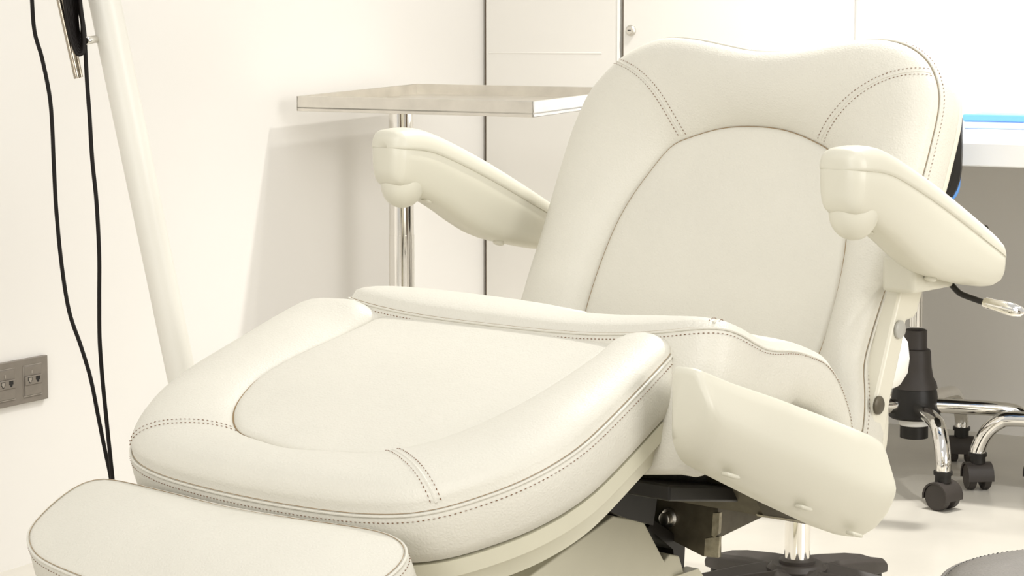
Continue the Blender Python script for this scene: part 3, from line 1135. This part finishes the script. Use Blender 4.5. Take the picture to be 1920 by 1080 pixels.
def tube_base(parent, hub, radius, angs, axes, zt=.175, chrome='chrome'):
    for k, an in enumerate(angs):
        d = Vector((cos(R(an)), sin(R(an)), 0))
        h = Vector((hub[0], hub[1], 0))
        pts = [h + d * .02 + tz * zt, h + d * .08 + tz * zt, h + d * (radius - .085) + tz * (zt - .002), h + d * (radius - .045) + tz * (zt - .012), h + d * (radius - .016) + tz * (zt - .040), h + d * radius + tz * (zt - .075), h + d * radius + tz * .078]
        lg = obj('leg', under(parent, tube(spline(pts, 6), .0165, 18)), M[chrome], parent)
        obj('collar', under(parent, tube([h + d * radius + tz * .074, h + d * radius + tz * .082], .020, 18)), M['black'], lg)
        caster(parent, h + d * radius, axes[k])


# office chair half hidden behind the treatment chair
hub = (.896, 4.692)
oc = empty('office_chair', (hub[0], hub[1], 0))
tag(oc, 'office chair with black hub and chrome tube legs by the desk', 'office chair')
tube_base(oc, hub, .277, (-88, -16, 56, 128, 200), ((.75, .66, 0), (1, .2, 0), (1, -.2, 0), (1, 0, 0), (1, 0, 0)))
obj('hub', under(oc, lathe([(.012, .142), (.052, .145), (.058, .15), (.052, .185), (.049, .205), (.046, .215)], 32, (hub[0], hub[1], 0))), M['black'], oc)
obj('hub_ring', under(oc, lathe([(.030, .128), (.034, .130), (.034, .143)], 28, (hub[0], hub[1], 0))), M['whiteseat'], oc)
obj('brake_cup', under(oc, lathe([(.028, .100), (.031, .101), (.031, .129), (.020, .131)], 28, (hub[0], hub[1], 0))), M['black'], oc)
obj('column_sleeve', under(oc, lathe([(.050, .213), (.047, .226), (.040, .238), (.036, .26), (.034, .294), (.032, .299), (.026, .301), (.025, .304), (.0245, .342), (.020, .344)], 32, (hub[0], hub[1], 0))), M['blackm'], oc)
obj('gas_column', under(oc, tube([Vector((hub[0], hub[1], .35)), Vector((hub[0], hub[1], .46))], .015, 20)), M['chrome'], oc)
sdir = Vector((-.37, -.93, 0)).normalized()
scn = Vector((hub[0], hub[1], 0)) + sdir * .06
sv_ = [(.02, .47), (.16, .47), (.185, .485), (.19, .51), (.175, .535), (.10, .545), (.01, .547)]
obj('seat', under(oc, lathe(sv_, 40, (scn.x, scn.y, 0))), M['black'], oc)
bx = Vector((.750, 4.30, 0))
bl = []
for k in range(40):
    a = 2 * pi * k / 40
    ca, sa = cos(a), sin(a)
    bl.append((.158 * abs(ca) ** .55 * (1 if ca > 0 else -1), .775 + .140 * abs(sa) ** .6 * (1 if sa > 0 else -1)))
px_ = Vector((-sdir.y, sdir.x, 0))
V = []
for d_, q in ((-.012, .97), (-.004, 1.0), (.012, 1.0), (.022, .94)):
    for a, b in bl:
        V.append(bx + px_ * a * q + sdir * (d_ + .10 * -(a / .3) ** 2 * 0) + Vector((0, 0, .775 + (b - .775) * q)))
F = []
for i in range(3):
    for k in range(40):
        F.append((i * 40 + k, i * 40 + (k + 1) % 40, (i + 1) * 40 + (k + 1) % 40, (i + 1) * 40 + k))
F += [tuple(range(40)), tuple(120 + k for k in range(40))]
obj('chair_back', under(oc, (V, F)), M['black'], oc, smooth=40)
V2 = [bx + px_ * a * .96 + sdir * d_ + Vector((0, 0, .715 + (b - .775) * .52)) for d_ in (-.028, -.010) for a, b in bl]
obj('back_cushion', under(oc, (V2, [tuple(range(40)), tuple(40 + k for k in range(40))] + [(k, (k + 1) % 40, 40 + (k + 1) % 40, 40 + k) for k in range(40)])), M['blue'], oc, bevel=.005, label='blue fabric pad on the backrest')
ap = at_depth(1808, 446, 4.5)
obj('chair_arm', under(oc, join(box(ap - sdir * .06, (.05, .22, .03), math.atan2(sdir.y, sdir.x) + pi / 2), box(Vector((ap.x, ap.y, (ap.z + .50) / 2)) - sdir * .04, (.022, .05, ap.z - .50), math.atan2(sdir.y, sdir.x) + pi / 2), obox(Vector((ap.x, ap.y, .490)) - sdir * .06, (scn - Vector((ap.x, ap.y, 0))) * .5, sdir * .04, (0, 0, .02)))), M['black'], oc, bevel=.008)
sp0 = Vector((scn.x, scn.y, .48))
obj('back_bar', under(oc, tube(spline([sp0, sp0 + sdir * .16 + tz * .0, bx + tz * .56 + sdir * .03, bx + tz * .72 + sdir * .02], 6), .013, 12)), M['black'], oc)

# second office chair, mostly beyond the right edge
hub2 = (1.33, 4.46)
o2 = empty('office_chair', (hub2[0], hub2[1], 0))
tag(o2, 'office chair cut off by the frame, one chrome leg bending down to its caster', 'office chair')
c2 = at_z(1832, 917, 0)
a2 = math.degrees(math.atan2(c2.y - hub2[1], c2.x - hub2[0]))
tube_base(o2, hub2, math.hypot(c2.x - hub2[0], c2.y - hub2[1]), (a2, a2 + 72, a2 + 144, a2 + 216, a2 + 288), ((1, .1, 0),) * 5, zt=.165)
obj('hub', under(o2, lathe([(.012, .132), (.052, .135), (.058, .14), (.052, .175), (.046, .205), (.033, .25), (.024, .36)], 32, (hub2[0], hub2[1], 0))), M['black'], o2)
obj('gas_column', under(o2, tube([Vector((*hub2, .34)), Vector((*hub2, .44))], .014, 18)), M['chrome'], o2)
obj('seat', under(o2, lathe([(.02, .44), (.13, .44), (.165, .45), (.17, .47), (.16, .495), (.01, .505)], 40, (*hub2, 0))), M['black'], o2)

# white topped stool behind the treatment chair
st = Vector((.4925, 3.615, 0))
s1o = empty('stool', st)
tag(s1o, 'stool with white seat and black star base, chrome column showing beneath the chair', 'stool')
obj('seat', under(s1o, lathe([(.02, .40), (.15, .40), (.172, .408), (.182, .425), (.185, .45), (.182, .475), (.170, .492), (.14, .499), (.01, .501)], 56, st)), M['whiteseat'], s1o, smooth=60)
obj('seat_plate', under(s1o, lathe([(.03, .375), (.09, .378), (.10, .399), (.02, .3995)], 28, st)), M['black'], s1o)
obj('column', under(s1o, tube([st + tz * .08, st + tz * .385], .0222, 32)), M['chrome'], s1o)
obj('column_ring', under(s1o, lathe([(.024, .084), (.031, .085), (.031, .094), (.024, .097)], 32, st)), M['blackm'], s1o)


def star_leg(c, an, L=.245):
    d = Vector((cos(R(an)), sin(R(an)), 0))
    n = Vector((-d.y, d.x, 0))
    secs = []
    for f, hw, zt_, zb in ((.0, .046, .086, .045), (.2, .046, .085, .045), (.42, .040, .080, .040), (.75, .037, .068, .036), (.93, .036, .058, .034), (1.0, .026, .050, .036)):
        o = c + d * L * f
        secs.append([o - n * hw + tz * zb, o + n * hw + tz * zb, o + n * hw + tz * (zt_ - .008), o + n * hw * .72 + tz * zt_, o + tz * (zt_ - (.012 if 0.1 < f < .9 else .002)), o - n * hw * .72 + tz * zt_, o - n * hw + tz * (zt_ - .008)])
    V, F = [], []
    for s_ in secs:
        V += s_
    for i in range(len(secs) - 1):
        for k in range(7):
            F.append((i * 7 + k, i * 7 + (k + 1) % 7, (i + 1) * 7 + (k + 1) % 7, (i + 1) * 7 + k))
    F += [tuple(range(7)), tuple(35 + k for k in range(7))]
    return V, F


for k in range(5):
    an = 47 + 72 * k
    lg = obj('base_leg', under(s1o, star_leg(st, an)), M['blackm'], s1o, smooth=50, bevel=.003)
    d = Vector((cos(R(an)), sin(R(an)), 0))
    e = st + d * .225
    obj('glide', under(s1o, lathe([(.020, 0), (.022, .004), (.022, .030), (.014, .038)], 20, (e.x, e.y, 0))), M['black'], lg)
obj('base_hub', under(s1o, lathe([(.045, .042), (.052, .05), (.052, .080), (.044, .088), (.024, .0885)], 32, st)), M['blackm'], s1o)

# grey stool at the lower right corner
g = Vector((.634, 2.196, 0))
s2o = empty('stool', g)
tag(s2o, 'grey leather stool top in the lower right corner', 'stool')
gs = obj('seat', under(s2o, lathe([(.02, .345), (.150, .345), (.170, .352), (.178, .368), (.181, .39), (.1805, .408), (.177, .4165), (.16, .4235), (.12, .427), (.01, .428)], 72, g)), M['greyleather'], s2o, smooth=60)
ring = [g + Vector((.1798 * cos(2 * pi * k / 96), .1798 * sin(2 * pi * k / 96), .414)) for k in range(96)]
obj('piping', under(s2o, tube(ring, .0028, 8, closed=True)), M['greyleather'], gs)
rp = [g + Vector((.1735 * cos(2 * pi * k / 240), .1735 * sin(2 * pi * k / 240), .4185)) for k in range(241)]
obj('stitching', under(s2o, stitches(rp, [Vector((0, 0, 1))] * 241, spacing=.007, ln=.005)), M['black'], gs, smooth=0, kind='stuff')
obj('column', under(s2o, tube([g + tz * .08, g + tz * .35], .022, 28)), M['chrome'], s2o)
for k in range(5):
    an = 20 + 72 * k
    lg = obj('base_leg', under(s2o, star_leg(g, an)), M['blackm'], s2o, smooth=50, bevel=.003)
    d = Vector((cos(R(an)), sin(R(an)), 0))
    e = g + d * .225
    obj('glide', under(s2o, lathe([(.020, 0), (.022, .004), (.022, .030), (.014, .038)], 20, (e.x, e.y, 0))), M['black'], lg)
obj('base_hub', under(s2o, lathe([(.045, .042), (.052, .05), (.052, .080), (.044, .088), (.024, .0885)], 32, g)), M['blackm'], s2o)
